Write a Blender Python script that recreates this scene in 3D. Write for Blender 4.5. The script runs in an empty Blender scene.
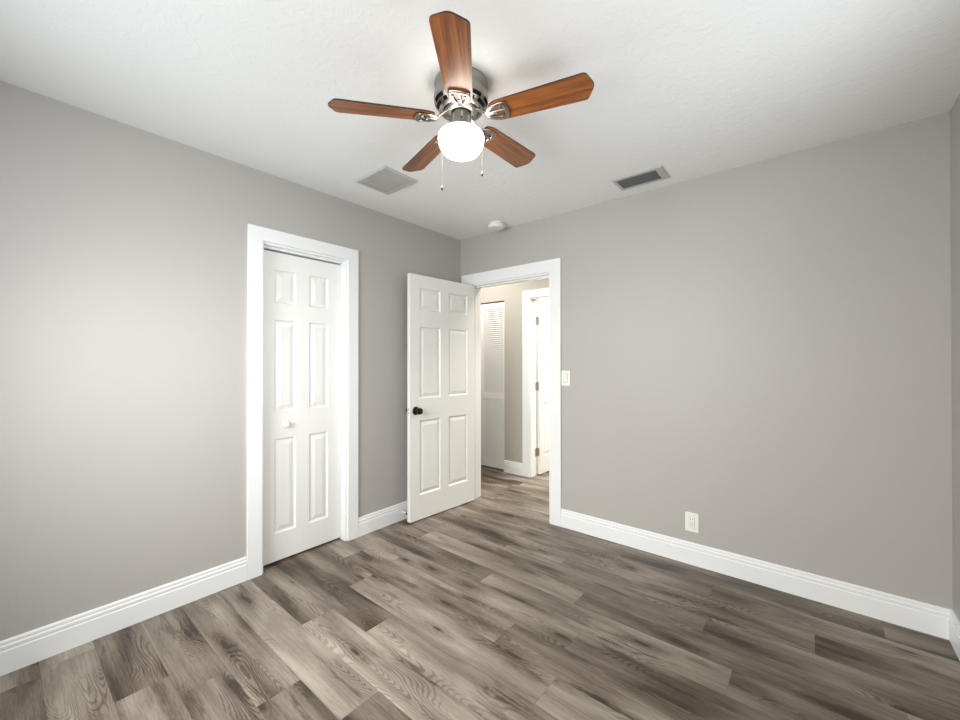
import bpy, bmesh, math, random
from mathutils import Vector, Matrix
PI = math.pi
random.seed(7)
sc = bpy.context.scene
C = sc.collection

# ------------------------------------------------------------ camera
cam = bpy.data.cameras.new('camera')
cam.sensor_fit = 'HORIZONTAL'; cam.sensor_width = 36.0; cam.lens = 36.0 * 399.2255 / 960
cam.clip_start = 0.02; cam.clip_end = 200
cam_o = bpy.data.objects.new('camera', cam); C.objects.link(cam_o)
yaw, pitch, roll = 0.690569, 0.0044869, -0.000795
F = Vector((-math.sin(yaw) * math.cos(pitch), math.cos(yaw) * math.cos(pitch), math.sin(pitch)))
R0 = Vector((math.cos(yaw), math.sin(yaw), 0)); U0 = R0.cross(F)
Rv = R0 * math.cos(roll) + U0 * math.sin(roll); Uv = Rv.cross(F)
cam_o.matrix_world = Matrix(((Rv.x, Uv.x, -F.x, 2.56327), (Rv.y, Uv.y, -F.y, -2.80789), (Rv.z, Uv.z, -F.z, 1.28148), (0, 0, 0, 1)))
sc.camera = cam_o

# ------------------------------------------------------------ light and exposure
vs = sc.view_settings
vs.view_transform = 'Standard'; vs.look = 'None'; vs.gamma = 1.0; vs.use_curve_mapping = False
vs.exposure = 0.0
w = bpy.data.worlds.new('daylight'); sc.world = w; w.use_nodes = True
w.node_tree.nodes['Background'].inputs[0].default_value = (0.80, 0.90, 1.0, 1)
w.node_tree.nodes['Background'].inputs[1].default_value = 0.06

def area(name, loc, direction, sx, sy, power, col, spread=180):
    l = bpy.data.lights.new(name, 'AREA'); l.shape = 'RECTANGLE'; l.size = sx; l.size_y = sy
    l.energy = power; l.color = col; l.spread = math.radians(spread)
    o = bpy.data.objects.new(name, l); C.objects.link(o)
    o.location = loc; o.rotation_euler = Vector(direction).to_track_quat('-Z', 'Z').to_euler()
    return o

W, D, H = 3.0667, -3.40, 2.44        # room: x 0..W, y D..0, height H
DAY = (0.965, 0.985, 1.0)
# daylight through the two windows: sky light going down, ground bounce going up
area('front_window_sky', (1.15, D + 0.01, 1.50), (0, 1, -0.12), 1.25, 1.15, 13.5, (0.90, 0.97, 1.0), 150)
area('front_window_high_sky', (1.15, D + 0.01, 1.60), (0, 1, -0.60), 1.25, 1.0, 27, (1.0, 0.985, 0.95), 110)
area('front_window_right_sash', (2.30, D + 0.01, 1.50), (0, 1, -0.12), 1.2, 1.15, 14, (1.0, 0.95, 0.83), 150)
area('front_window_bounce', (0.95, D + 0.01, 1.35), (0.05, 1, 0.55), 0.9, 0.8, 4.5, (0.90, 0.96, 1.0), 120)
area('side_window_glow', (W - 0.01, -2.40, 1.50), (-1, 0.03, -0.05), 1.0, 1.0, 4.5, (0.96, 0.98, 1.0), 55)
area('side_window_sky', (W - 0.01, -2.45, 1.50), (-1, 0.06, -0.20), 1.0, 1.15, 1.6, (0.90, 0.97, 1.0), 75)
area('side_window_bounce', (W - 0.01, -1.40, 1.45), (-1, 0.1, 1.0), 1.0, 1.0, 5.6, (0.90, 0.95, 1.0), 120)
area('hall_lamp', (0.95, 0.50, H - 0.06), (0, 0, -1), 0.30, 0.30, 12.5, (1.0, 0.93, 0.80))
area('hall_fill_left', (-0.45, 0.32, H - 0.06), (0.0, 0.45, -1), 0.30, 0.30, 12.0, (1.0, 0.93, 0.80))  # added fill light, brightens the louvered closet door
area('far_room_lamp', (1.10, 1.75, H - 0.06), (-0.3, -0.1, -1), 0.6, 0.6, 95, (1.0, 0.95, 0.84))
GLOBE_EMIT = 11.0

# ------------------------------------------------------------ materials
def mat(name, col=(0.8, 0.8, 0.8), rough=0.5, metal=0.0):
    m = bpy.data.materials.new(name); m.use_nodes = True
    b = m.node_tree.nodes['Principled BSDF']
    b.inputs['Base Color'].default_value = (*col, 1); b.inputs['Roughness'].default_value = rough
    b.inputs['Metallic'].default_value = metal
    return m
class NT:
    def __init__(s, m): s.t = m.node_tree; s.b = s.t.nodes['Principled BSDF']
    def n(s, kind, **kw):
        x = s.t.nodes.new(kind)
        for k, v in kw.items():
            if k in x.inputs: x.inputs[k].default_value = v
            else: setattr(x, k, v)
        return x
    def l(s, a, b): s.t.links.new(a, b)
    def math(s, op, a, b=None, c=None, clamp=False):
        x = s.t.nodes.new('ShaderNodeMath'); x.operation = op; x.use_clamp = clamp
        for i, v in enumerate((a, b, c)):
            if v is None: continue
            if isinstance(v, (int, float)): x.inputs[i].default_value = v
            else: s.l(v, x.inputs[i])
        return x.outputs[0]
    def mix(s, f, a, b, blend='MIX'):
        x = s.t.nodes.new('ShaderNodeMix'); x.data_type = 'RGBA'; x.blend_type = blend
        for i, v in ((0, f), (6, a), (7, b)):
            if isinstance(v, (int, float)): x.inputs[i].default_value = v
            elif isinstance(v, tuple): x.inputs[i].default_value = (*v, 1)
            else: s.l(v, x.inputs[i])
        return x.outputs[2]
    def step(s, v, lo, hi, a=0.0, b=1.0):
        x = s.t.nodes.new('ShaderNodeMapRange'); x.interpolation_type = 'SMOOTHSTEP'
        s.l(v, x.inputs[0])
        for i, q in enumerate((lo, hi, a, b)): x.inputs[i + 1].default_value = q
        return x.outputs[0]
    def comb(s, x, y, z):
        c = s.t.nodes.new('ShaderNodeCombineXYZ')
        for i, v in enumerate((x, y, z)):
            if isinstance(v, (int, float)): c.inputs[i].default_value = v
            else: s.l(v, c.inputs[i])
        return c.outputs[0]
    def noise(s, vec, scale, detail=2.0, rough=0.5, dist=0.0):
        x = s.n('ShaderNodeTexNoise', Scale=scale, Detail=detail, Roughness=rough, Distortion=dist)
        s.l(vec, x.inputs['Vector']); return x.outputs[0]
    def bump(s, h, strength, dist=0.002):
        x = s.n('ShaderNodeBump', Strength=strength, Distance=dist); s.l(h, x.inputs['Height']); s.l(x.outputs[0], s.b.inputs['Normal'])

def wall_paint(name, col, bump, rough=0.55, scale=45):
    m = mat(name, col, rough); t = NT(m)
    co = t.n('ShaderNodeNewGeometry').outputs['Position']
    n1 = t.noise(co, scale, 3, 0.6); n2 = t.noise(co, scale * 0.22, 2)
    t.bump(t.math('ADD', n1, t.math('MULTIPLY', n2, 1.2)), bump, 0.004)
    v = t.noise(co, 1.7, 2)
    t.l(t.mix(v, tuple(c * 0.975 for c in col), tuple(min(1, c * 1.025) for c in col)), t.b.inputs['Base Color'])
    return m
M_wall = wall_paint('grey wall paint', (0.455, 0.438, 0.415), 0.16, 0.48)
M_ceil = mat('textured white ceiling', (0.885, 0.892, 0.895), 0.7)
t = NT(M_ceil); co = t.n('ShaderNodeNewGeometry').outputs['Position']
k1 = t.step(t.noise(co, 26, 4, 0.6, 0.6), 0.47, 0.60); k2 = t.noise(co, 110, 2)
t.bump(t.math('ADD', k1, t.math('MULTIPLY', k2, 0.25)), 0.20, 0.003)
M_farwall = wall_paint('cream wall paint', (0.80, 0.77, 0.70), 0.1)
M_trim = mat('white trim paint', (0.855, 0.868, 0.880), 0.33)
M_door = mat('white door paint', (0.84, 0.84, 0.82), 0.36)
t = NT(M_door); co = t.n('ShaderNodeTexCoord').outputs['Object']
mp = t.n('ShaderNodeMapping'); mp.inputs['Scale'].default_value = (60, 60, 4); t.l(co, mp.inputs[0])
t.bump(t.noise(mp.outputs[0], 3, 3), 0.06, 0.001)
M_nickel = mat('brushed nickel', (0.34, 0.325, 0.295), 0.30, 1.0)
t = NT(M_nickel); co = t.n('ShaderNodeTexCoord').outputs['Object']
mp = t.n('ShaderNodeMapping'); mp.inputs['Scale'].default_value = (4, 4, 260); t.l(co, mp.inputs[0])
t.l(t.math('MULTIPLY_ADD', t.noise(mp.outputs[0], 3, 2), 0.16, 0.22), t.b.inputs['Roughness'])
M_black = mat('dark hollow', (0.012, 0.012, 0.012), 0.8)
M_bronze = mat('dark bronze', (0.055, 0.045, 0.030), 0.22, 0.9)
M_hinge = mat('satin brass grey', (0.50, 0.46, 0.38), 0.35, 0.8)
M_plate = mat('white plastic', (0.84, 0.84, 0.80), 0.35)
M_slot = mat('dark slot', (0.03, 0.03, 0.03), 0.6)
M_grille = mat('grey white painted steel', (0.50, 0.50, 0.49), 0.5)
M_slats = mat('pale grey grille slats', (0.66, 0.66, 0.65), 0.5)
M_louvre = mat('grey register blade', (0.12, 0.13, 0.13), 0.5)
M_globe = mat('lit white glass', (0.95, 0.95, 0.93), 0.25)
M_globe.node_tree.nodes['Principled BSDF'].inputs['Emission Color'].default_value = (1.0, 0.955, 0.86, 1)
M_globe.node_tree.nodes['Principled BSDF'].inputs['Emission Strength'].default_value = GLOBE_EMIT
M_rubber = mat('black rubber', (0.03, 0.03, 0.03), 0.6)

def wood_blade():
    m = mat('reddish brown blade veneer', (0.4, 0.17, 0.06), 0.30); t = NT(m)
    co = t.n('ShaderNodeTexCoord').outputs['Object']
    mp = t.n('ShaderNodeMapping'); mp.inputs['Scale'].default_value = (1.6, 26, 4); t.l(co, mp.inputs[0])
    oi = t.n('ShaderNodeObjectInfo').outputs['Random']
    ad = t.n('ShaderNodeVectorMath'); ad.operation = 'ADD'; t.l(mp.outputs[0], ad.inputs[0]); t.l(t.comb(t.math('MULTIPLY', oi, 30), 0, 0), ad.inputs[1])
    n1 = t.noise(ad.outputs[0], 1.6, 4, 0.6, 0.5); n2 = t.noise(ad.outputs[0], 7, 3, 0.6)
    f = t.math('ADD', t.math('MULTIPLY', n1, 0.75), t.math('MULTIPLY', n2, 0.25))
    t.l(t.mix(t.step(f, 0.35, 0.65), (0.15, 0.040, 0.008), (0.37, 0.122, 0.028)), t.b.inputs['Base Color'])
    return m
M_blade = wood_blade()
M_bladeedge = mat('dark blade edge', (0.035, 0.018, 0.010), 0.5)

def floor_mat():
    m = mat('grey oak vinyl plank', (0.3, 0.27, 0.23), 0.42); t = NT(m)
    uv = t.n('ShaderNodeUVMap', uv_map='plank'); sp = t.n('ShaderNodeSeparateXYZ'); t.l(uv.outputs[0], sp.inputs[0])
    u, v = sp.outputs[0], sp.outputs[1]            # metres along and across the plank
    tone = t.n('ShaderNodeAttribute', attribute_name='tone').outputs['Fac']
    seed = t.n('ShaderNodeAttribute', attribute_name='seed').outputs['Fac']
    ends = t.n('ShaderNodeUVMap', uv_map='edge'); se = t.n('ShaderNodeSeparateXYZ'); t.l(ends.outputs[0], se.inputs[0])
    su = t.math('MULTIPLY_ADD', seed, 37.0, u)
    sz = t.math('MULTIPLY', seed, 91.0)
    big = t.noise(t.comb(t.math('MULTIPLY', su, 1.5), t.math('MULTIPLY', v, 7.5), sz), 1.0, 2, 0.5, 0.25)
    blot = t.noise(t.comb(t.math('MULTIPLY', su, 2.6), t.math('MULTIPLY', v, 15.0), t.math('ADD', sz, 5.0)), 1.0, 4, 0.6, 0.35)
    streak = t.noise(t.comb(t.math('MULTIPLY', su, 2.2), t.math('MULTIPLY', v, 110.0), sz), 1.0, 4, 0.65, 0.1)
    fine = t.noise(t.comb(t.math('MULTIPLY', su, 22.0), t.math('MULTIPLY', v, 330.0), sz), 1.0, 2, 0.6)
    # contour lines of a stretched noise make the arched grain
    hill = t.noise(t.comb(t.math('MULTIPLY', su, 1.5), t.math('MULTIPLY', v, 8.0), t.math('ADD', sz, 11.0)), 1.0, 1.0, 0.4, 0.1)
    wob = t.noise(t.comb(t.math('MULTIPLY', su, 40.0), t.math('MULTIPLY', v, 70.0), sz), 1.0, 2)
    arch = t.math('SINE', t.math('ADD', t.math('MULTIPLY', hill, 250.0), t.math('MULTIPLY', wob, 4.5)))
    arch = t.step(arch, -0.2, 0.9)
    amask = t.step(t.noise(t.comb(t.math('MULTIPLY', su, 2.3), t.math('MULTIPLY', v, 9.0), t.math('ADD', sz, 23.0)), 1.0, 1), 0.50, 0.62)
    # knots
    vo = t.n('ShaderNodeTexVoronoi', Scale=1.0, Randomness=1.0); vo.voronoi_dimensions = '2D'
    t.l(t.comb(t.math('MULTIPLY_ADD', su, 1.9, t.math('MULTIPLY', wob, 0.05)), t.math('ADD', t.math('MULTIPLY', v, 7.0), t.math('MULTIPLY_ADD', blot, 0.25, sz)), 0), vo.inputs['Vector'])
    sc_ = t.t.nodes.new('ShaderNodeSeparateColor'); t.l(vo.outputs['Color'], sc_.inputs[0])
    on = t.step(sc_.outputs[0], 0.45, 0.5)
    kd = vo.outputs['Distance']
    knot = t.math('MULTIPLY', t.step(kd, 0.030, 0.085, 1.0, 0.0), on); halo = t.math('MULTIPLY', t.step(kd, 0.05, 0.34, 1.0, 0.0), on)
    ring = t.math('MULTIPLY', t.step(t.math('SINE', t.math('MULTIPLY', kd, 95.0)), 0.0, 1.0), halo)
    val = t.math('ADD', t.math('MULTIPLY', t.math('SUBTRACT', big, 0.5), 1.35), tone)
    val = t.math('ADD', val, t.math('MULTIPLY', t.math('SUBTRACT', streak, 0.5), 0.50))
    val = t.math('ADD', val, t.math('MULTIPLY', t.math('SUBTRACT', fine, 0.5), 0.42))
    val = t.math('SUBTRACT', val, t.math('MULTIPLY', t.step(blot, 0.55, 0.70), 0.26))
    val = t.math('SUBTRACT', val, t.math('MULTIPLY', t.math('MULTIPLY', arch, amask), 0.21))
    val = t.math('SUBTRACT', val, t.math('MULTIPLY', halo, 0.22))
    val = t.math('SUBTRACT', val, t.math('MULTIPLY', ring, 0.10))
    val = t.math('SUBTRACT', val, t.math('MULTIPLY', knot, 0.45))
    val = t.math('ADD', val, -0.045)
    cr = t.n('ShaderNodeValToRGB'); t.l(val, cr.inputs[0])
    e = cr.color_ramp.elements
    e[0].position = 0.0; e[0].color = (0.040, 0.028, 0.018, 1)
    e[1].position = 1.0; e[1].color = (0.470, 0.425, 0.350, 1)
    for pos, c in ((0.25, (0.112, 0.086, 0.062, 1)), (0.5, (0.215, 0.182, 0.145, 1)), (0.75, (0.335, 0.296, 0.240, 1))):
        x = e.new(pos); x.color = c
    # joint lines
    gap = t.math('MAXIMUM', t.step(se.outputs[0], 0.0007, 0.0016, 1.0, 0.0), t.step(se.outputs[1], 0.0006, 0.0016, 1.0, 0.0))
    t.l(t.mix(t.math('MULTIPLY', gap, 0.35), cr.outputs[0], (0.06, 0.05, 0.04)), t.b.inputs['Base Color'])
    t.l(t.math('MULTIPLY_ADD', streak, 0.16, 0.36), t.b.inputs['Roughness'])
    h = t.math('SUBTRACT', t.math('MULTIPLY', streak, 0.5), t.math('ADD', t.math('MULTIPLY', gap, 1.5), t.math('MULTIPLY', t.math('MULTIPLY', arch, amask), 0.4)))
    t.bump(h, 0.25, 0.0012)
    return m
M_floor = floor_mat()

# ------------------------------------------------------------ mesh helpers
def link(name, bm, m, parent=None, smooth=False, loc=None):
    me = bpy.data.meshes.new(name); bmesh.ops.recalc_face_normals(bm, faces=bm.faces)
    if smooth:
        for f in bm.faces: f.smooth = True
    bm.to_mesh(me); bm.free()
    for x in (m if isinstance(m, (list, tuple)) else [m]): me.materials.append(x)
    o = bpy.data.objects.new(name, me); C.objects.link(o)
    if parent: o.parent = parent
    if loc: o.location = loc
    if smooth:
        try: me.set_sharp_from_angle(angle=math.radians(38))
        except Exception: pass
    return o
def box(bm, x0, x1, y0, y1, z0, z1, bev=0.0):
    vs_ = [bm.verts.new((x, y, z)) for x in (x0, x1) for y in (y0, y1) for z in (z0, z1)]
    fs = [bm.faces.new([vs_[i] for i in q]) for q in ((0, 1, 3, 2), (4, 6, 7, 5), (0, 4, 5, 1), (2, 3, 7, 6), (0, 2, 6, 4), (1, 5, 7, 3))]
    if bev > 0:
        es = list({e for f in fs for e in f.edges})
        bmesh.ops.bevel(bm, geom=es, offset=bev, segments=2, affect='EDGES', profile=0.5)
    return fs
def lathe(bm, prof, n=48, mtx=None, skip=None, mi=0):
    rings = []
    for r, z in prof:
        if r < 1e-6: rings.append([bm.verts.new((0, 0, z))])
        else: rings.append([bm.verts.new((r * math.cos(2 * PI * k / n), r * math.sin(2 * PI * k / n), z)) for k in range(n)])
    new = [v for r in rings for v in r]
    for i in range(len(rings) - 1):
        a, b = rings[i], rings[i + 1]
        for k in range(n):
            if skip and skip(i, k): continue
            q = [a[k % len(a)], a[(k + 1) % len(a)], b[(k + 1) % len(b)], b[k % len(b)]]
            u = []
            for v in q:
                if v not in u: u.append(v)
            if len(u) > 2:
                f = bm.faces.new(u); f.material_index = mi
    if mtx is not None: bmesh.ops.transform(bm, matrix=mtx, verts=new)
def tube(bm, pts, r, n=10, flat=1.0):
    pts = [Vector(p) for p in pts]; rings = []
    for i, p in enumerate(pts):
        d = (pts[min(i + 1, len(pts) - 1)] - pts[max(i - 1, 0)]).normalized()
        ref = Vector((0, 0, 1)) if abs(d.z) < 0.9 else Vector((1, 0, 0))
        s = d.cross(ref).normalized(); q = s.cross(d).normalized()
        rr = r[i] if isinstance(r, (list, tuple)) else r
        rings.append([bm.verts.new(p + s * rr * math.cos(2 * PI * k / n) + q * rr * flat * math.sin(2 * PI * k / n)) for k in range(n)])
    for a, b in zip(rings, rings[1:]):
        for k in range(n): bm.faces.new((a[k], a[(k + 1) % n], b[(k + 1) % n], b[k]))
    bm.faces.new(rings[0][::-1]); bm.faces.new(rings[-1])
def prism(bm, outline, z0, z1):
    a = [bm.verts.new((x, y, z0)) for x, y in outline]; b = [bm.verts.new((x, y, z1)) for x, y in outline]
    n = len(a); fa = bm.faces.new(a[::-1]); fb = bm.faces.new(b)
    side = [bm.faces.new((a[i], a[(i + 1) % n], b[(i + 1) % n], b[i])) for i in range(n)]
    return fa, fb, side
def extrude_profile(bm, prof, p0, p1, out):
    """profile (distance from wall, height) swept from p0 to p1; out = unit normal away from the wall"""
    A = [bm.verts.new((p0[0] + out[0] * d, p0[1] + out[1] * d, z)) for d, z in prof]
    B = [bm.verts.new((p1[0] + out[0] * d, p1[1] + out[1] * d, z)) for d, z in prof]
    n = len(prof)
    for i in range(n): bm.faces.new((A[i], A[(i + 1) % n], B[(i + 1) % n], B[i]))
    bm.faces.new(A[::-1]); bm.faces.new(B)
def tag(o, label=None, cat=None, group=None, kind=None):
    if label: o['label'] = label
    if cat: o['category'] = cat
    if group: o['group'] = group
    if kind: o['kind'] = kind
    return o
def empty(name, loc=(0, 0, 0), rz=0.0):
    o = bpy.data.objects.new(name, None); C.objects.link(o); o.location = loc; o.rotation_euler = (0, 0, rz); o.empty_display_size = 0.1
    return o
def struct(name, bm, m, label, cat, smooth=False):
    return tag(link(name, bm, m, smooth=smooth), label, cat, kind='structure')

# ------------------------------------------------------------ shell
T = 0.135
HY = 0.967                      # hall wall plane
CY0, CY1, CZ = -1.786, -1.205, 2.018       # closet opening in the left wall
DX0, DX1, DZ = 0.128, 0.972, 1.995         # doorway in the back wall
FX0, FX1 = 0.165, 0.93                      # far doorway in the hall wall
LX0, LX1, LZ = -0.95, -0.186, 1.998         # louvered closet opening
def wall_with_openings(bm, axis, c0, c1, a0, a1, ops, z1=H):
    """axis 'x': wall runs along x, occupies y c0..c1; openings (a, b, zlo, zhi)"""
    def bx(p, q, zl, zh):
        if q - p < 1e-6 or zh - zl < 1e-6: return
        if axis == 'x': box(bm, p, q, c0, c1, zl, zh)
        else: box(bm, c0, c1, p, q, zl, zh)
    cur = a0
    for a, b, zl, zh in sorted(ops):
        bx(cur, a, 0, z1); bx(a, b, 0, zl); bx(a, b, zh, z1); cur = b
    bx(cur, a1, 0, z1)

bm = bmesh.new(); wall_with_openings(bm, 'y', -0.12, 0.0, D - 0.12, 0.0, [(CY0 - .004, CY1 + .004, 0, CZ + .004)])
struct('wall_left', bm, M_wall, 'grey painted wall with the bifold closet door', 'wall')
bm = bmesh.new(); wall_with_openings(bm, 'x', 0.0, T, -1.35, W + 0.12, [(DX0 - .004, DX1 + .004, 0, DZ + .004)])
struct('wall_back', bm, M_wall, 'grey painted wall with the open doorway, switch and outlet', 'wall')
bm = bmesh.new(); wall_with_openings(bm, 'y', W, W + 0.12, D - 0.12, 0.0, [(-2.95, -0.90, 0.92, 2.07)])
struct('wall_right', bm, M_wall, 'grey painted wall sliver at the right edge', 'wall')
bm = bmesh.new(); wall_with_openings(bm, 'x', D - 0.12, D, 0.0, W, [(0.525, 2.925, 0.92, 2.07)])
struct('wall_front', bm, M_wall, 'grey painted window wall behind the viewer', 'wall')
bm = bmesh.new(); wall_with_openings(bm, 'x', HY, HY + 0.12, -1.35, 2.3, [(LX0, LX1, 0, LZ), (FX0 - .004, FX1 + .004, 0, 1.994)])
struct('wall_hall', bm, M_wall, 'grey hall wall seen through the open doorway', 'wall')
bm = bmesh.new(); box(bm, -1.47, -1.35, 0.0, 3.3, 0, H); struct('wall_hall_left', bm, M_wall, 'grey end wall of the hall beyond the louvered closet', 'wall')
bm = bmesh.new(); box(bm, 2.3, 2.42, T, 3.3, 0, H); struct('wall_hall_right', bm, M_wall, 'grey end wall at the other end of the hall', 'wall')
bm = bmesh.new(); box(bm, -1.35, 2.3, 3.3, 3.42, 0, H); struct('wall_far_room', bm, M_farwall, 'cream wall of the bright room across the hall', 'wall')
bm = bmesh.new(); box(bm, -0.10, 0.0, HY + 0.12, 3.3, 0, H); struct('wall_far_side', bm, M_farwall, 'cream side wall behind the opened far door', 'wall')
bm = bmesh.new()
box(bm, -0.75, -0.70, CY0 - 0.35, CY1 + 0.35, 0, H); box(bm, -0.75, -0.12, CY0 - 0.40, CY0 - 0.35, 0, H); box(bm, -0.75, -0.12, CY1 + 0.35, CY1 + 0.40, 0, H)
struct('wall_closet', bm, M_wall, 'inside walls of the bifold closet', 'wall')
bm = bmesh.new(); box(bm, -1.35, -0.10, HY + 0.75, HY + 0.80, 0, H)
struct('wall_linen_closet', bm, M_wall, 'back wall of the louvered hall closet', 'wall')
bm = bmesh.new(); box(bm, -1.47, W + 0.12, D - 0.12, 3.42, H, H + 0.10)
struct('ceiling', bm, M_ceil, 'white ceiling with knockdown texture', 'ceiling')
# slab under the floor
bm = bmesh.new(); box(bm, -1.47, W + 0.12, D - 0.12, 3.42, -0.15, -0.004)
struct('floor_slab', bm, M_black, 'subfloor under the planks', 'floor')

# planks: one floor, every plank a face with its own tone
ROW = 0.1665; Y0 = -1.857; LEN = 1.235
def row_of(y): return int(round((y - Y0) / ROW))
known = {row_of(-1.857): [(0.65, .40, .66)], row_of(-1.69): [(0.935, .38, .58)], row_of(-1.524): [(0.53, .46, .60), (1.768, .60, .58)],
         row_of(-2.024): [(1.265, .63, .44)], row_of(-2.19): [(0.975, .55, .42)], row_of(-2.524): [(0.542, .38, .50)],
         row_of(-0.858): [(1.595, .56, .42)], row_of(-1.024): [(2.31, .56, .40)], row_of(-1.191): [(1.72, .50, .44)],
         row_of(-0.358): [(2.135, .40, .50)], row_of(-0.192): [(2.83, .34, .42)], row_of(-1.357): [(0.21, .52, .58)],
         row_of(-0.691): [(0.93, .52, .44)]}
bm = bmesh.new(); uvl = bm.loops.layers.uv.new('plank'); uve = bm.loops.layers.uv.new('edge')
tl = bm.faces.layers.float.new('tone'); sl = bm.faces.layers.float.new('seed')
rnd = random.Random(11)
FX_A, FX_B = -1.47, W + 0.12
k0 = math.floor((D - 0.12 - Y0) / ROW); k1 = math.ceil((3.42 - Y0) / ROW)
for k in range(k0, k1):
    y0 = Y0 + k * ROW; y1 = y0 + ROW
    j = known.get(k); base = j[0][0] if j else rnd.random() * LEN
    xs = [base + i * LEN for i in range(-4, 5)]
    for i, x0 in enumerate(xs):
        x1 = x0 + LEN
        tone = 0.50 + rnd.uniform(-0.07, 0.07)
        if j:
            for jx, ta, tb in j:
                if abs(x1 - jx) < 0.05: tone = ta
                if abs(x0 - jx) < 0.05: tone = tb
        seed = rnd.random()
        a, b = max(x0, FX_A), min(x1, FX_B)
        if b <= a: continue
        # an inner split gives the distance to the nearest edge linear corners
        ym = (y0 + y1) / 2; cuts = [c for c in (a, a + 0.04, b - 0.04, b)] if b - a > 0.1 else [a, b]
        for ya, yb in ((y0, ym), (ym, y1)):
            for c0, c1 in zip(cuts, cuts[1:]):
                vsx = [bm.verts.new((x, y, 0)) for x, y in ((c0, ya), (c1, ya), (c1, yb), (c0, yb))]
                f = bm.faces.new(vsx); f[tl] = tone; f[sl] = seed
                for lp in f.loops:
                    x, y = lp.vert.co.x, lp.vert.co.y
                    lp[uvl].uv = (x - x0, y - y0)
                    lp[uve].uv = (min(x - x0, x1 - x), min(y - y0, y1 - y))
me = bpy.data.meshes.new('floor'); bm.to_mesh(me); bm.free(); me.materials.append(M_floor)
fl = bpy.data.objects.new('floor', me); C.objects.link(fl)
tag(fl, 'grey brown oak look plank floor', 'floor', kind='structure')

# windows behind the viewer
def window(name, axis, a0, a1, c, label):
    bm = bmesh.new(); z0, z1 = 0.92, 2.07; fw = 0.045
    def bx(p, q, zl, zh, d=0.03):
        if axis == 'x': box(bm, p, q, c - d, c + d, zl, zh)
        else: box(bm, c - d, c + d, p, q, zl, zh)
    bx(a0, a0 + fw, z0, z1); bx(a1 - fw, a1, z0, z1); bx(a0, a1, z0, z0 + fw); bx(a0, a1, z1 - fw, z1); bx(a0 + fw, a1 - fw, 1.475, 1.51, 0.02); bx((a0 + a1) / 2 - fw / 2, (a0 + a1) / 2 + fw / 2, z0, z1)
    struct(name, bm, M_trim, label, 'window')
window('window_1', 'x', 0.525, 2.925, D - 0.09, 'white framed sash window behind the viewer')
window('window_2', 'y', -2.95, -0.90, W + 0.09, 'white framed sash window in the right wall beside the viewer')

# baseboards
BB = [(0, 0), (0.014, 0), (0.014, 0.093), (0.011, 0.097), (0.011, 0.101), (0.0125, 0.104), (0.0125, 0.114), (0.009, 0.118), (0.009, 0.122), (0.0095, 0.130), (0.006, 0.136), (0, 0.137)]
def baseboard(name, p0, p1, out, label):
    bm = bmesh.new(); extrude_profile(bm, BB, p0, p1, out); struct(name, bm, M_trim, label, 'baseboard')
baseboard('baseboard_left', (0, D), (0, -1.870), (1, 0), 'white baseboard left of the closet door')
baseboard('baseboard_left', (0, -1.126), (0, 0), (1, 0), 'short white baseboard between closet door and corner')
baseboard('baseboard_back', (1.068, 0), (W, 0), (0, -1), 'long white baseboard under the outlet')
baseboard('baseboard_right', (W, D), (W, -0.0), (-1, 0), 'white baseboard at the right edge')
baseboard('baseboard_front', (0, D), (W, D), (0, 1), 'white baseboard behind the viewer')
baseboard('baseboard_hall', (-0.186, HY), (0.074, HY), (0, -1), 'white baseboard in the hall beside the louvered door')

# casings and jambs
def casing(name, axis, face, out, a0, a1, zin, wd, th, depth, label, wd_top=None):
    """flat boards round an opening a0..a1 high zin, with jamb lining of the given depth behind"""
    bm = bmesh.new(); wt = wd_top or wd
    c0, c1 = (face, face + out * th) if out > 0 else (face + out * th, face)
    def bx(b, p, q, cc0, cc1, zl, zh, bev=0.0015):
        if axis == 'x': box(b, p, q, cc0, cc1, zl, zh, bev)
        else: box(b, cc0, cc1, p, q, zl, zh, bev)
    bx(bm, a0 - wd, a0, c0, c1, 0, zin); bx(bm, a1, a1 + wd, c0, c1, 0, zin); bx(bm, a0 - wd, a1 + wd, c0, c1, zin, zin + wt)
    o = struct(name, bm, M_trim, label, 'door trim')
    b2 = bmesh.new(); j0, j1 = (face - depth, face + 0.001) if out > 0 else (face - 0.001, face + depth)
    bx(b2, a0 - 0.003, a0 + 0.012, j0, j1, 0, zin + .003, 0); bx(b2, a1 - 0.012, a1 + 0.003, j0, j1, 0, zin + .003, 0); bx(b2, a0 + .012, a1 - .012, j0, j1, zin - 0.012, zin + .003, 0)
    jb = link('door_jamb', b2, M_trim, o)
    return o, jb, bx
o, jb, bx = casing('trim_1', 'y', 0.0, 1, CY0 + 0.0, CY1 - 0.0, CZ - 0.003, 0.082, 0.018, 0.12, 'white flat casing around the closet bifold door')
b3 = bmesh.new(); box(b3, -0.095, -0.040, CY0 + .013, CY1 - .013, 1.991, CZ - .014); link('bifold_track', b3, M_trim, o)
o, jb, bx = casing('trim_2', 'x', 0.0, -1, DX0, DX1, DZ, 0.097, 0.018, T, 'white flat casing around the open doorway')
b3 = bmesh.new()
for p, q, zl, zh in ((DX0 + .012, DX0 + .022, 0, DZ - .012), (DX1 - .022, DX1 - .012, 0, DZ - .012), (DX0 + .022, DX1 - .022, DZ - .022, DZ - .012)): box(b3, p, q, 0.040, 0.075, zl, zh)
link('door_stop', b3, M_trim, o)
b3 = bmesh.new()
for p, q, zl, zh in ((DX0 - .085, DX0, 0, DZ), (DX1, DX1 + .085, 0, DZ), (DX0 - .085, DX1 + .085, DZ, DZ + .085)): box(b3, p, q, T, T + .016, zl, zh)
link('hall_side_casing', b3, M_trim, o)
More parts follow.
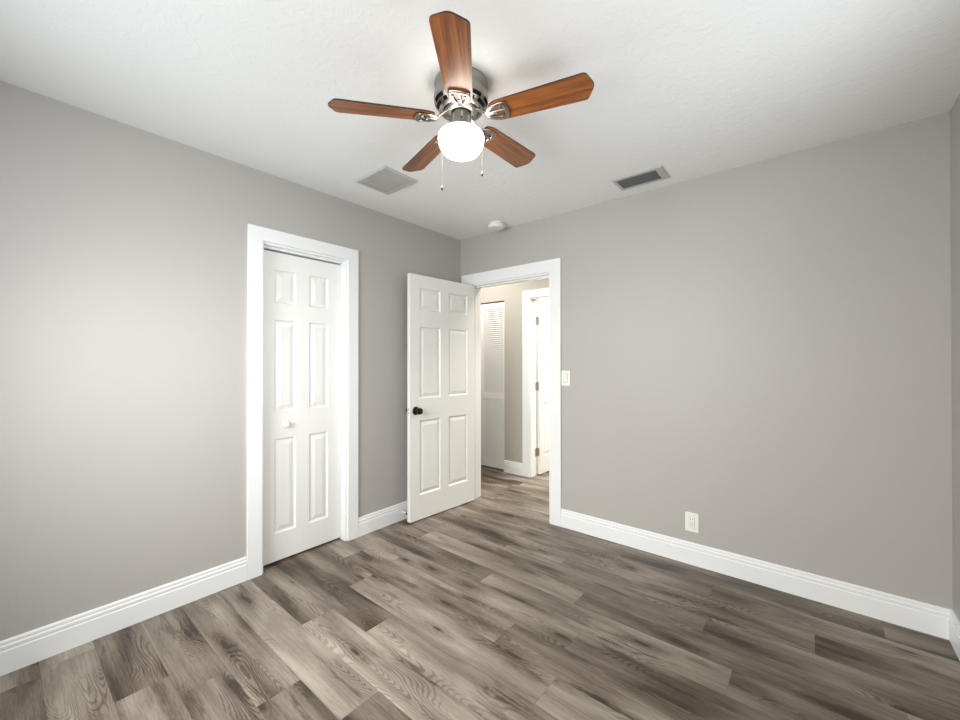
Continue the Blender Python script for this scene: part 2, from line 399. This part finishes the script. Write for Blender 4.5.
o, jb, bx = casing('trim_3', 'x', HY, -1, FX0, FX1, 1.990, 0.092, 0.016, 0.12, 'white casing around the bright doorway across the hall', 0.085)

# ------------------------------------------------------------ panelled doors
def panel_slab(bm, w_, h_, th, panels, both=True):
    """slab 0..w_ along x, 0..h_ up, y from 0 (front) to th; panels (x0, x1, z0, z1) moulded in"""
    us = sorted({0, w_, *[p[0] for p in panels], *[p[1] for p in panels]})
    def face(y, s):
        for p in panels: pass
        def cellin(cx, cz):
            for p in panels:
                if p[0] - 1e-6 < cx < p[1] + 1e-6 and p[2] - 1e-6 < cz < p[3] + 1e-6: return True
            return False
        zs = sorted({0, h_, *[p[2] for p in panels], *[p[3] for p in panels]})
        for a, b in zip(us, us[1:]):
            for c, d in zip(zs, zs[1:]):
                if cellin((a + b) / 2, (c + d) / 2): continue
                bm.faces.new([bm.verts.new(v) for v in ((a, y, c), (b, y, c), (b, y, d), (a, y, d))])
        for a, b, c, d in panels:
            m_ = min(b - a, d - c)
            steps = [(0, 0), (0.004, 0.0065), (0.009, 0.0105), (0.014, 0.0110), (0.014 + min(0.026, m_ * .2), 0.0030), (0.016 + min(0.026, m_ * .2), 0.0026)]
            prev = None
            for off, dp in steps:
                ring = [bm.verts.new(v) for v in ((a + off, y + s * dp, c + off), (b - off, y + s * dp, c + off), (b - off, y + s * dp, d - off), (a + off, y + s * dp, d - off))]
                if prev:
                    for i in range(4): bm.faces.new((prev[i], prev[(i + 1) % 4], ring[(i + 1) % 4], ring[i]))
                prev = ring
            bm.faces.new(prev)
    face(0, 1); face(th, -1)
    for q in (((0, 0, 0), (w_, 0, 0), (w_, th, 0), (0, th, 0)), ((0, 0, h_), (w_, 0, h_), (w_, th, h_), (0, th, h_)),
              ((0, 0, 0), (0, th, 0), (0, th, h_), (0, 0, h_)), ((w_, 0, 0), (w_, th, 0), (w_, th, h_), (w_, 0, h_))):
        bm.faces.new([bm.verts.new(v) for v in q])
    bmesh.ops.remove_doubles(bm, verts=bm.verts, dist=1e-5)

def six_panels(x_a, x_b, zrows): return [(xa, xb, za, zb) for xa, xb in (x_a, x_b) for za, zb in zrows]
ZR = [(0.196, 0.798), (0.975, 1.556), (1.690, 1.868)]

# open door: local x runs from hinge to latch edge, y=0 is the face we see
pin = Vector((0.176, -0.016)); lat = Vector((0.1285, -0.7275)); dv = (lat - pin).normalized()
ang = math.atan2(dv.y, dv.x); DW = 0.732; DTH = 0.035
start = pin - dv * 0.018
# the visible face must be on the +x side: local y axis = rot90(dv) points to +x, so the face is at y=DTH side; shift the slab back
door = empty('door_1', (start.x, start.y, 0.010), ang)
tag(door, 'white six panel door standing open against the left wall corner', 'door', kind='structure')
bm = bmesh.new(); panel_slab(bm, DW, 1.974, DTH, six_panels((0.095, 0.322), (0.415, 0.637), ZR))
slab = link('door_slab', bm, M_door, door); slab.location = (0, -DTH, 0)
kx, kz = 0.676, 0.880
def knob(parent, x, z, side, y, m, name='door_knob'):
    bm = bmesh.new(); mt = Matrix.Translation((x, y, z)) @ Matrix.Rotation(-side * PI / 2, 4, 'X')
    lathe(bm, [(0, 0), (0.034, 0), (0.034, 0.004), (0.030, 0.009), (0.016, 0.012), (0.012, 0.018), (0.012, 0.030), (0.018, 0.034), (0.026, 0.042), (0.0275, 0.052), (0.024, 0.062), (0.012, 0.066), (0, 0.066)], 32, mt)
    return link(name, bm, m, parent, smooth=True)
kn = knob(door, kx, kz, 1, 0.0, M_bronze); kn['label'] = 'dark bronze round door knob'
kn = knob(door, kx, kz, -1, -DTH, M_bronze); kn['label'] = 'dark bronze round door knob'
bm = bmesh.new(); box(bm, DW, DW + 0.0012, -DTH + 0.006, -0.006, kz - 0.028, kz + 0.028)
lp = link('latch_plate', bm, M_plate, door)
bm = bmesh.new(); box(bm, DW + 0.001, DW + 0.0022, -DTH / 2 - .004, -DTH / 2 + .004, kz - 0.022, kz - 0.012); box(bm, DW + 0.001, DW + 0.0022, -DTH / 2 - .004, -DTH / 2 + .004, kz + 0.006, kz + 0.018)
link('latch_hole', bm, M_black, lp)
for z in (0.20, 0.98, 1.76):
    bm = bmesh.new(); lathe(bm, [(0, 0), (0.006, 0), (0.006, 0.085), (0, 0.085)], 14, Matrix.Translation((-0.004, -DTH - 0.003, z)))
    box(bm, -0.004, 0.028, -DTH - 0.0015, -DTH, z, z + .085)
    link('hinge', bm, M_plate, door, smooth=True)

# closet bifold: two leaves
bf = empty('door_2', (-0.060, CY0 + 0.014, 0.014)); bf.rotation_euler = (0, 0, PI / 2)
tag(bf, 'white narrow bifold closet door with a round white knob', 'door', kind='structure')
LW = (CY1 - CY0 - 0.028 - 0.0004) / 2
for i in range(2):
    bm = bmesh.new(); xa = 0.088 if i == 0 else 0.040
    panel_slab(bm, LW, 1.968, 0.030, [(xa, xa + 0.138, za - .014, zb - .014) for za, zb in ((0.187, 0.791), (0.965, 1.551), (1.657, 1.870))])
    leaf = link('door_leaf', bm, M_door, bf); leaf.location = (i * (LW + 0.0004), 0, 0)
# local y must point away from room (−x): rotation 90° turns local y into −x, so y=0 is the room face
kb = bmesh.new(); mt = Matrix.Translation((0.150, 0, 0.868)) @ Matrix.Rotation(PI / 2, 4, 'X')
lathe(kb, [(0, 0), (0.011, 0), (0.009, 0.012), (0.019, 0.020), (0.0215, 0.027), (0.018, 0.034), (0, 0.037)], 28, mt)
link('door_knob', kb, M_trim, bf, smooth=True)

# hall louvered bifold
lv = empty('door_3', (LX1 - 0.003, HY + 0.018, 0.016), 0)
tag(lv, 'white louvered closet door in the hall seen through the doorway', 'door', kind='structure')
for i in range(2):
    x1 = -i * 0.381; x0 = x1 - 0.378
    bm = bmesh.new(); st = 0.034; hh = 1.968
    box(bm, x0, x0 + st + 0.018, 0, 0.028, 0, hh, .001); box(bm, x1 - st, x1, 0, 0.028, 0, hh, .001)
    for za, zb in ((0, 0.095), (0.826, 0.896), (1.920, hh)): box(bm, x0 + st + .018, x1 - st, 0.0, 0.028, za, zb)
    fr = link('door_leaf', bm, M_trim, lv)
    bm = bmesh.new()
    for za, zb in ((0.095, 0.826), (0.896, 1.920)):
        n = int(round((zb - za) / 0.0243)); s = (zb - za) / n
        for q in range(n):
            z = za + q * s
            pr = [(0.001, z + 0.0045), (0.006, z + 0.0030), (0.0200, z + s), (0.0155, z + s + 0.0010)]
            A = [bm.verts.new((x0 + st + .018, y, zz)) for y, zz in pr]; B = [bm.verts.new((x1 - st, y, zz)) for y, zz in pr]
            for a in range(4): bm.faces.new((A[a], A[(a + 1) % 4], B[(a + 1) % 4], B[a]))
    link('louvers', bm, M_trim, fr)

# far room door, opened away from us
fd = empty('door_4', (0.176 + 0.035, HY + 0.130, 0.010), PI / 2)
tag(fd, 'white panel door opened into the bright room across the hall', 'door', kind='structure')
bm = bmesh.new(); panel_slab(bm, 0.74, 1.972, 0.035, six_panels((0.095, 0.322), (0.415, 0.637), ZR)); link('door_slab', bm, M_door, fd)
for z in (0.205, 0.950, 1.690):
    bm = bmesh.new(); lathe(bm, [(0, 0), (0.0065, 0), (0.0065, 0.09), (0, 0.09)], 14, Matrix.Translation((-0.007, 0.036, z)))
    box(bm, -0.0015, 0.0, 0.006, 0.034, z, z + .09); box(bm, -0.045, -0.010, 0.032, 0.0335, z, z + .09)
    link('hinge', bm, M_hinge, fd, smooth=True)['label'] = 'satin metal hinge'

# ------------------------------------------------------------ ceiling fan
FC = Vector((1.4465, -1.5785, H))
fan = empty('ceiling_fan', FC)
tag(fan, 'five blade ceiling fan with brown wooden blades, nickel motor and lit globe', 'ceiling fan')
prof = [(0.100, -0.0045), (0.1105, -0.0045), (0.1115, -0.007), (0.110, -0.014), (0.106, -0.026), (0.107, -0.038), (0.1115, -0.052), (0.1135, -0.064), (0.1130, -0.076), (0.1105, -0.085),
        (0.1035, -0.0985), (0.1010, -0.1015), (0.0915, -0.1120), (0.0885, -0.1140), (0.0760, -0.1190), (0.0740, -0.1160)]
N = 96
def skip(i, k):
    if i == 9: return (k % 12) not in (0, 1, 2)
    if i == 11: return ((k + 4) % 12) not in (0, 1, 2)
    return False
bm = bmesh.new(); lathe(bm, prof, N, skip=skip); mh = link('motor_housing', bm, M_nickel, fan, smooth=True)
bm = bmesh.new(); lathe(bm, [(0.1075, 0.0), (0.1075, -0.0048), (0.09, -0.0048), (0.100, -0.06), (0.100, -0.080), (0.084, -0.103), (0.076, -0.1105), (0, -0.1105)], 48); link('shade_liner', bm, M_black, mh, smooth=True)  # black liner paints the shade inside the slots and at the ceiling gap
bm = bmesh.new(); lathe(bm, [(0.040, -0.1120), (0.0670, -0.1120), (0.0690, -0.1190), (0.0660, -0.1230), (0.0510, -0.1285), (0.0490, -0.1240), (0.040, -0.1240)], 64); link('flywheel', bm, M_nickel, fan, smooth=True)
bm = bmesh.new(); lathe(bm, [(0, -0.120), (0.036, -0.120), (0.036, -0.134), (0.0425, -0.134), (0.0425, -0.190), (0.046, -0.196), (0.046, -0.203), (0, -0.203)], 48); nk = link('switch_housing', bm, M_nickel, fan, smooth=True)
for a in (-2.9, -0.8, 1.3):
    bm = bmesh.new(); lathe(bm, [(0, 0), (0.0028, 0), (0.0028, 0.006), (0, 0.006)], 10, Matrix.Translation((0.0425 * math.cos(a), 0.0425 * math.sin(a), -0.165)) @ Matrix.Rotation(a, 4, 'Z') @ Matrix.Rotation(PI / 2, 4, 'Y'))
    link('thumb_screw', bm, M_bronze, nk, smooth=True)
bm = bmesh.new()
gp = [(0.044, -0.200), (0.060, -0.2015), (0.078, -0.2055), (0.0890, -0.2120), (0.0945, -0.2210), (0.0960, -0.2320), (0.0940, -0.2460), (0.0900, -0.2600), (0.0835, -0.2740), (0.0730, -0.2870), (0.0580, -0.2960), (0.0350, -0.3020), (0, -0.3040)]
lathe(bm, gp, 56); gl = link('globe_shade', bm, M_globe, fan, smooth=True); gl['label'] = 'lit white glass globe'

def blade_mesh():
    hw_o, hw_i = 0.062, 0.047
    r0, rc, ra = 0.122, 0.502, 0.532
    pts = []
    def rnd_corner(p, a, b, r, n=5):
        p, a, b = Vector(p), Vector(a), Vector(b)
        da = (a - p).normalized(); db = (b - p).normalized(); s = p + da * r; e = p + db * r
        for i in range(n + 1):
            q = i / n; pts.append(((1 - q) ** 2) * s + 2 * q * (1 - q) * p + q * q * e)
    poly = [(r0, -hw_i * .80), (r0 + .030, -hw_i - .004), (rc, -hw_o), (ra, -0.0), (rc, hw_o), (r0 + .030, hw_i + .004), (r0, hw_i * .80)]
    rad = [.010, .02, .014, .018, .014, .02, .010]
    for i, p in enumerate(poly): rnd_corner(p, poly[i - 1], poly[(i + 1) % len(poly)], rad[i])
    bm = bmesh.new(); fa, fb, side = prism(bm, [(p.x, p.y) for p in pts], -0.003, 0.003)
    for f in side: f.material_index = 1
    return bm
def blade_matrix(k):
    ph, pit, a, b = 4.1109, 0.2069, 0.0266, 0.0509
    t = ph + k * 2 * PI / 5
    d = Vector((math.cos(t), math.sin(t), a * math.cos(t) + b * math.sin(t))).normalized()
    l = Vector((-math.sin(t), math.cos(t), 0)); lz = a * l.x + b * l.y
    y = Vector((l.x * math.cos(pit), l.y * math.cos(pit), -math.sin(pit) + lz * math.cos(pit)))
    y = (y - d * y.dot(d)).normalized(); z = d.cross(y)
    M = Matrix.Identity(4)
    for i in range(3): M[i][0], M[i][1], M[i][2] = d[i], y[i], z[i]
    M[0][3], M[1][3], M[2][3] = 0.0055, 0.004, -0.150
    return M
b0 = link('blade', blade_mesh(), [M_blade, M_bladeedge], fan)
# bracket: spine, two side bars and a curved crossbar, under the blade
def bracket_mesh():
    bm = bmesh.new(); zb = -0.0075
    tube(bm, [(0.060, 0, 0.030), (0.078, 0, 0.020), (0.098, 0, 0.004), (0.115, 0, zb), (0.150, 0, zb), (0.186, 0, zb)], [0.0095, 0.0095, 0.0105, 0.010, 0.0085, 0.008], 12, 0.55)
    for s in (-1, 1):
        tube(bm, [(0.104, s * 0.004, -0.003), (0.118, s * 0.018, zb), (0.140, s * 0.029, zb), (0.165, s * 0.034, zb), (0.180, s * 0.033, zb)], [0.008, 0.009, 0.009, 0.0085, 0.0085], 10, 0.5)
    arc = [(0.178 + 0.012 * math.cos(u), 0.036 * math.sin(u), zb - 0.001) for u in [(-PI / 2) + PI * i / 12 for i in range(13)]]
    tube(bm, arc, 0.0088, 10, 0.6)
    for x, y in ((0.150, 0), (0.172, 0.024), (0.172, -0.024)):
        lathe(bm, [(0, -0.006), (0.0045, -0.005), (0.0055, -0.002), (0.0055, 0.0045)], 12, Matrix.Translation((x, y, zb - 0.004)))
    return bm
a0 = link('blade_arm', bracket_mesh(), M_nickel, fan, smooth=True)
b0.matrix_local = blade_matrix(0); a0.matrix_local = blade_matrix(0)
for k in range(1, 5):
    for src in (b0, a0):
        c = src.copy(); C.objects.link(c); c.parent = fan; c.matrix_local = blade_matrix(k)
# pull chains: out from the switch housing, over the shade and straight down
Rh = Vector((Rv.x, Rv.y)).normalized(); Fh = Vector((F.x, F.y)).normalized()
for s, zl in ((-1, -0.418), (1, -0.357)):
    h = Rh * (s * 0.0865 + 0.001) + Fh * 0.060; u = h.normalized()
    bm = bmesh.new()
    pts = [(u.x * .043, u.y * .043, -0.185), (u.x * .060, u.y * .060, -0.187), (u.x * .085, u.y * .085, -0.200), (u.x * .100, u.y * .100, -0.213), (h.x, h.y, -0.232), (h.x, h.y, zl + .02)]
    P = []
    for p, q in zip(pts, pts[1:]):
        p, q = Vector(p), Vector(q); n = max(1, int((q - p).length / 0.0045))
        P += [p.lerp(q, i / n) for i in range(n)]
    tube(bm, pts, 0.0007, 6)
    for p in P: bmesh.ops.create_icosphere(bm, subdivisions=1, radius=0.0015, matrix=Matrix.Translation(p))
    ch = link('pull_chain', bm, M_nickel, fan, smooth=True)
    bm = bmesh.new(); lathe(bm, [(0, 0.022), (0.002, 0.020), (0.0042, 0.013), (0.0044, 0.011), (0, 0.010)], 14, Matrix.Translation((h.x, h.y, zl)))
    link('chain_bell', bm, M_plate, ch, smooth=True)
    bm = bmesh.new(); lathe(bm, [(0, 0.011), (0.0035, 0.010), (0.0040, 0.004), (0.0028, 0.0), (0, 0.0)], 14, Matrix.Translation((h.x, h.y, zl)))
    link('chain_fob', bm, M_bronze, ch, smooth=True)

# ------------------------------------------------------------ ceiling fittings
def frame_box(bm, x0, x1, y0, y1, ix0, ix1, iy0, iy1, z0, z1, lip=0.004):
    """flat frame with a sloped outer edge hanging from z1 down to z0"""
    O = [(x0, y0), (x1, y0), (x1, y1), (x0, y1)]; I = [(ix0, iy0), (ix1, iy0), (ix1, iy1), (ix0, iy1)]
    S = [(x0 + .006, y0 + .006), (x1 - .006, y0 + .006), (x1 - .006, y1 - .006), (x0 + .006, y1 - .006)]
    rings = [[bm.verts.new((x, y, z)) for x, y in r] for r, z in ((O, z1), (O, z1 - .001), (S, z0), (I, z0), (I, z1))]
    for a, b in zip(rings, rings[1:]):
        for i in range(4): bm.faces.new((a[i], a[(i + 1) % 4], b[(i + 1) % 4], b[i]))
g = empty('return_air_grille', (0.482, -1.224, H)); tag(g, 'square grey air grille with flat centre on ceiling above the closet door', 'vent')
bm = bmesh.new(); frame_box(bm, -.155, .155, -.131, .131, -.123, .115, -.104, .101, -0.012, 0.0); link('frame', bm, M_grille, g)
bm = bmesh.new(); box(bm, -.123, .115, -.104, .101, -0.0015, 0.0); link('shade_backing', bm, M_slot, g)  # dark sheet in place of a duct opening, its shade painted on
bm = bmesh.new()
n = 22
for i in range(n):
    y = -.100 + i * (.196 / n)
    A = [bm.verts.new((-.1175, y + a, z)) for a, z in ((0, -.010), (.0098, -.0075), (.0098, -.0065), (0, -.009))]
    B = [bm.verts.new((.1150, y + a, z)) for a, z in ((0, -.010), (.0098, -.0075), (.0098, -.0065), (0, -.009))]
    for q in range(4): bm.faces.new((A[q], A[(q + 1) % 4], B[(q + 1) % 4], B[q]))
link('grille_slats', bm, M_slats, g)
g = empty('supply_air_vent', (1.742, -0.222, H)); tag(g, 'rectangular ceiling air register with dark louvers near the back wall', 'vent')
bm = bmesh.new(); frame_box(bm, -.154, .154, -.097, .097, -.129, .111, -.067, .071, -0.009, 0.0); link('frame', bm, M_grille, g)
bm = bmesh.new(); box(bm, -.129, .111, -.067, .071, -0.0012, 0.0); link('shade_backing', bm, M_black, g)  # black sheet stands in for the unlit duct, no hole in the ceiling
bm = bmesh.new()
for i in range(7):
    y = -.063 + i * .0190
    pr = ((0, -.0015), (.0145, -.0080), (.0150, -.0070), (.0012, -.0012))
    A = [bm.verts.new((-.127, y + a, z)) for a, z in pr]; B = [bm.verts.new((.109, y + a, z)) for a, z in pr]
    for q in range(4): bm.faces.new((A[q], A[(q + 1) % 4], B[(q + 1) % 4], B[q]))
link('louver_blades', bm, M_louvre, g)
bm = bmesh.new(); box(bm, .112, .120, -.006, .016, -.016, -.008, .001); link('damper_lever', bm, M_grille, g)
g = empty('smoke_detector', (0.545, -0.150, H)); tag(g, 'round white smoke detector on the ceiling near the corner', 'smoke detector')
bm = bmesh.new(); lathe(bm, [(0, 0), (0.060, 0), (0.060, -0.010), (0.053, -0.011), (0.053, -0.0165)], 40); link('mounting_base', bm, M_plate, g, smooth=True)
bm = bmesh.new(); lathe(bm, [(0.050, -0.010), (0.050, -0.018)], 40); link('vent_gap', bm, M_slot, g, smooth=True)
bm = bmesh.new(); lathe(bm, [(0.050, -0.0165), (0.068, -0.0165), (0.070, -0.020), (0.067, -0.034), (0.058, -0.043), (0.030, -0.046), (0, -0.046)], 40); link('cover', bm, M_plate, g, smooth=True)

# ------------------------------------------------------------ switch, outlet, door stop
def plate(bm, w_, h_):
    box(bm, -w_ / 2, w_ / 2, -0.005, 0, -h_ / 2, h_ / 2, .002)
g = empty('light_switch', (1.1065, 0, 1.154)); tag(g, 'white rocker light switch beside the doorway casing', 'light switch')
bm = bmesh.new(); plate(bm, 0.074, 0.118); link('switch_plate', bm, M_plate, g)
bm = bmesh.new(); box(bm, -.0175, .0175, -.0056, -.0048, -.035, .035); rs = link('rocker_surround', bm, M_grille, g)
bm = bmesh.new(); fs = [(-.0150, -.0325, -.0058), (.0150, -.0325, -.0058), (.0150, 0, -.0075), (-.0150, 0, -.0075), (.0150, .0325, -.0115), (-.0150, .0325, -.0115)]
v = [bm.verts.new((x, y, z)) for x, z, y in fs]; bb = [bm.verts.new((x, -.005, z)) for x, z, y in fs]
bm.faces.new((v[0], v[1], v[2], v[3])); bm.faces.new((v[3], v[2], v[4], v[5])); bm.faces.new((v[0], v[3], v[5], bb[5], bb[0])); bm.faces.new((v[1], v[2], v[4], bb[4], bb[1])); bm.faces.new((v[5], v[4], bb[4], bb[5])); bm.faces.new((v[0], v[1], bb[1], bb[0]))
link('rocker', bm, M_plate, g)
g = empty('wall_outlet', (1.984, 0, 0.265)); tag(g, 'white electrical outlet low on the grey wall above the baseboard', 'outlet')
bm = bmesh.new(); plate(bm, 0.078, 0.120); link('outlet_plate', bm, M_plate, g)
bm = bmesh.new(); box(bm, -.0175, .0175, -.0054, -.0048, -.035, .035); link('receptacle_surround', bm, M_grille, g)
for dz in (-.0175, .0175):
    bm = bmesh.new(); box(bm, -.0160, .0160, -.0085, -.005, dz - .0160, dz + .0160, .001); rc = link('receptacle', bm, M_plate, g)
    bm = bmesh.new(); box(bm, -.0075, -.0050, -.0090, -.0082, dz - .001, dz + .008); box(bm, .0050, .0072, -.0090, -.0082, dz - .0005, dz + .0072)
    lathe(bm, [(0, 0), (.0026, 0), (.0026, .0008)], 12, Matrix.Translation((0, -.0082, dz - .0085)) @ Matrix.Rotation(PI / 2, 4, 'X'))
    link('plug_slots', bm, M_slot, rc)
g = empty('door_stopper', (0.014, -0.704, 0.062)); tag(g, 'small dark tipped door stop on the baseboard behind the open door', 'door stop')
bm = bmesh.new(); lathe(bm, [(0, 0), (.012, 0), (.012, .003), (.004, .006), (.004, .045), (0, .045)], 16, Matrix.Rotation(PI / 2, 4, 'Y')); link('stopper_rod', bm, M_plate, g, smooth=True)
bm = bmesh.new(); lathe(bm, [(0, .042), (.009, .042), (.010, .058), (.007, .062), (0, .062)], 16, Matrix.Rotation(PI / 2, 4, 'Y')); link('rubber_tip', bm, M_rubber, g, smooth=True)
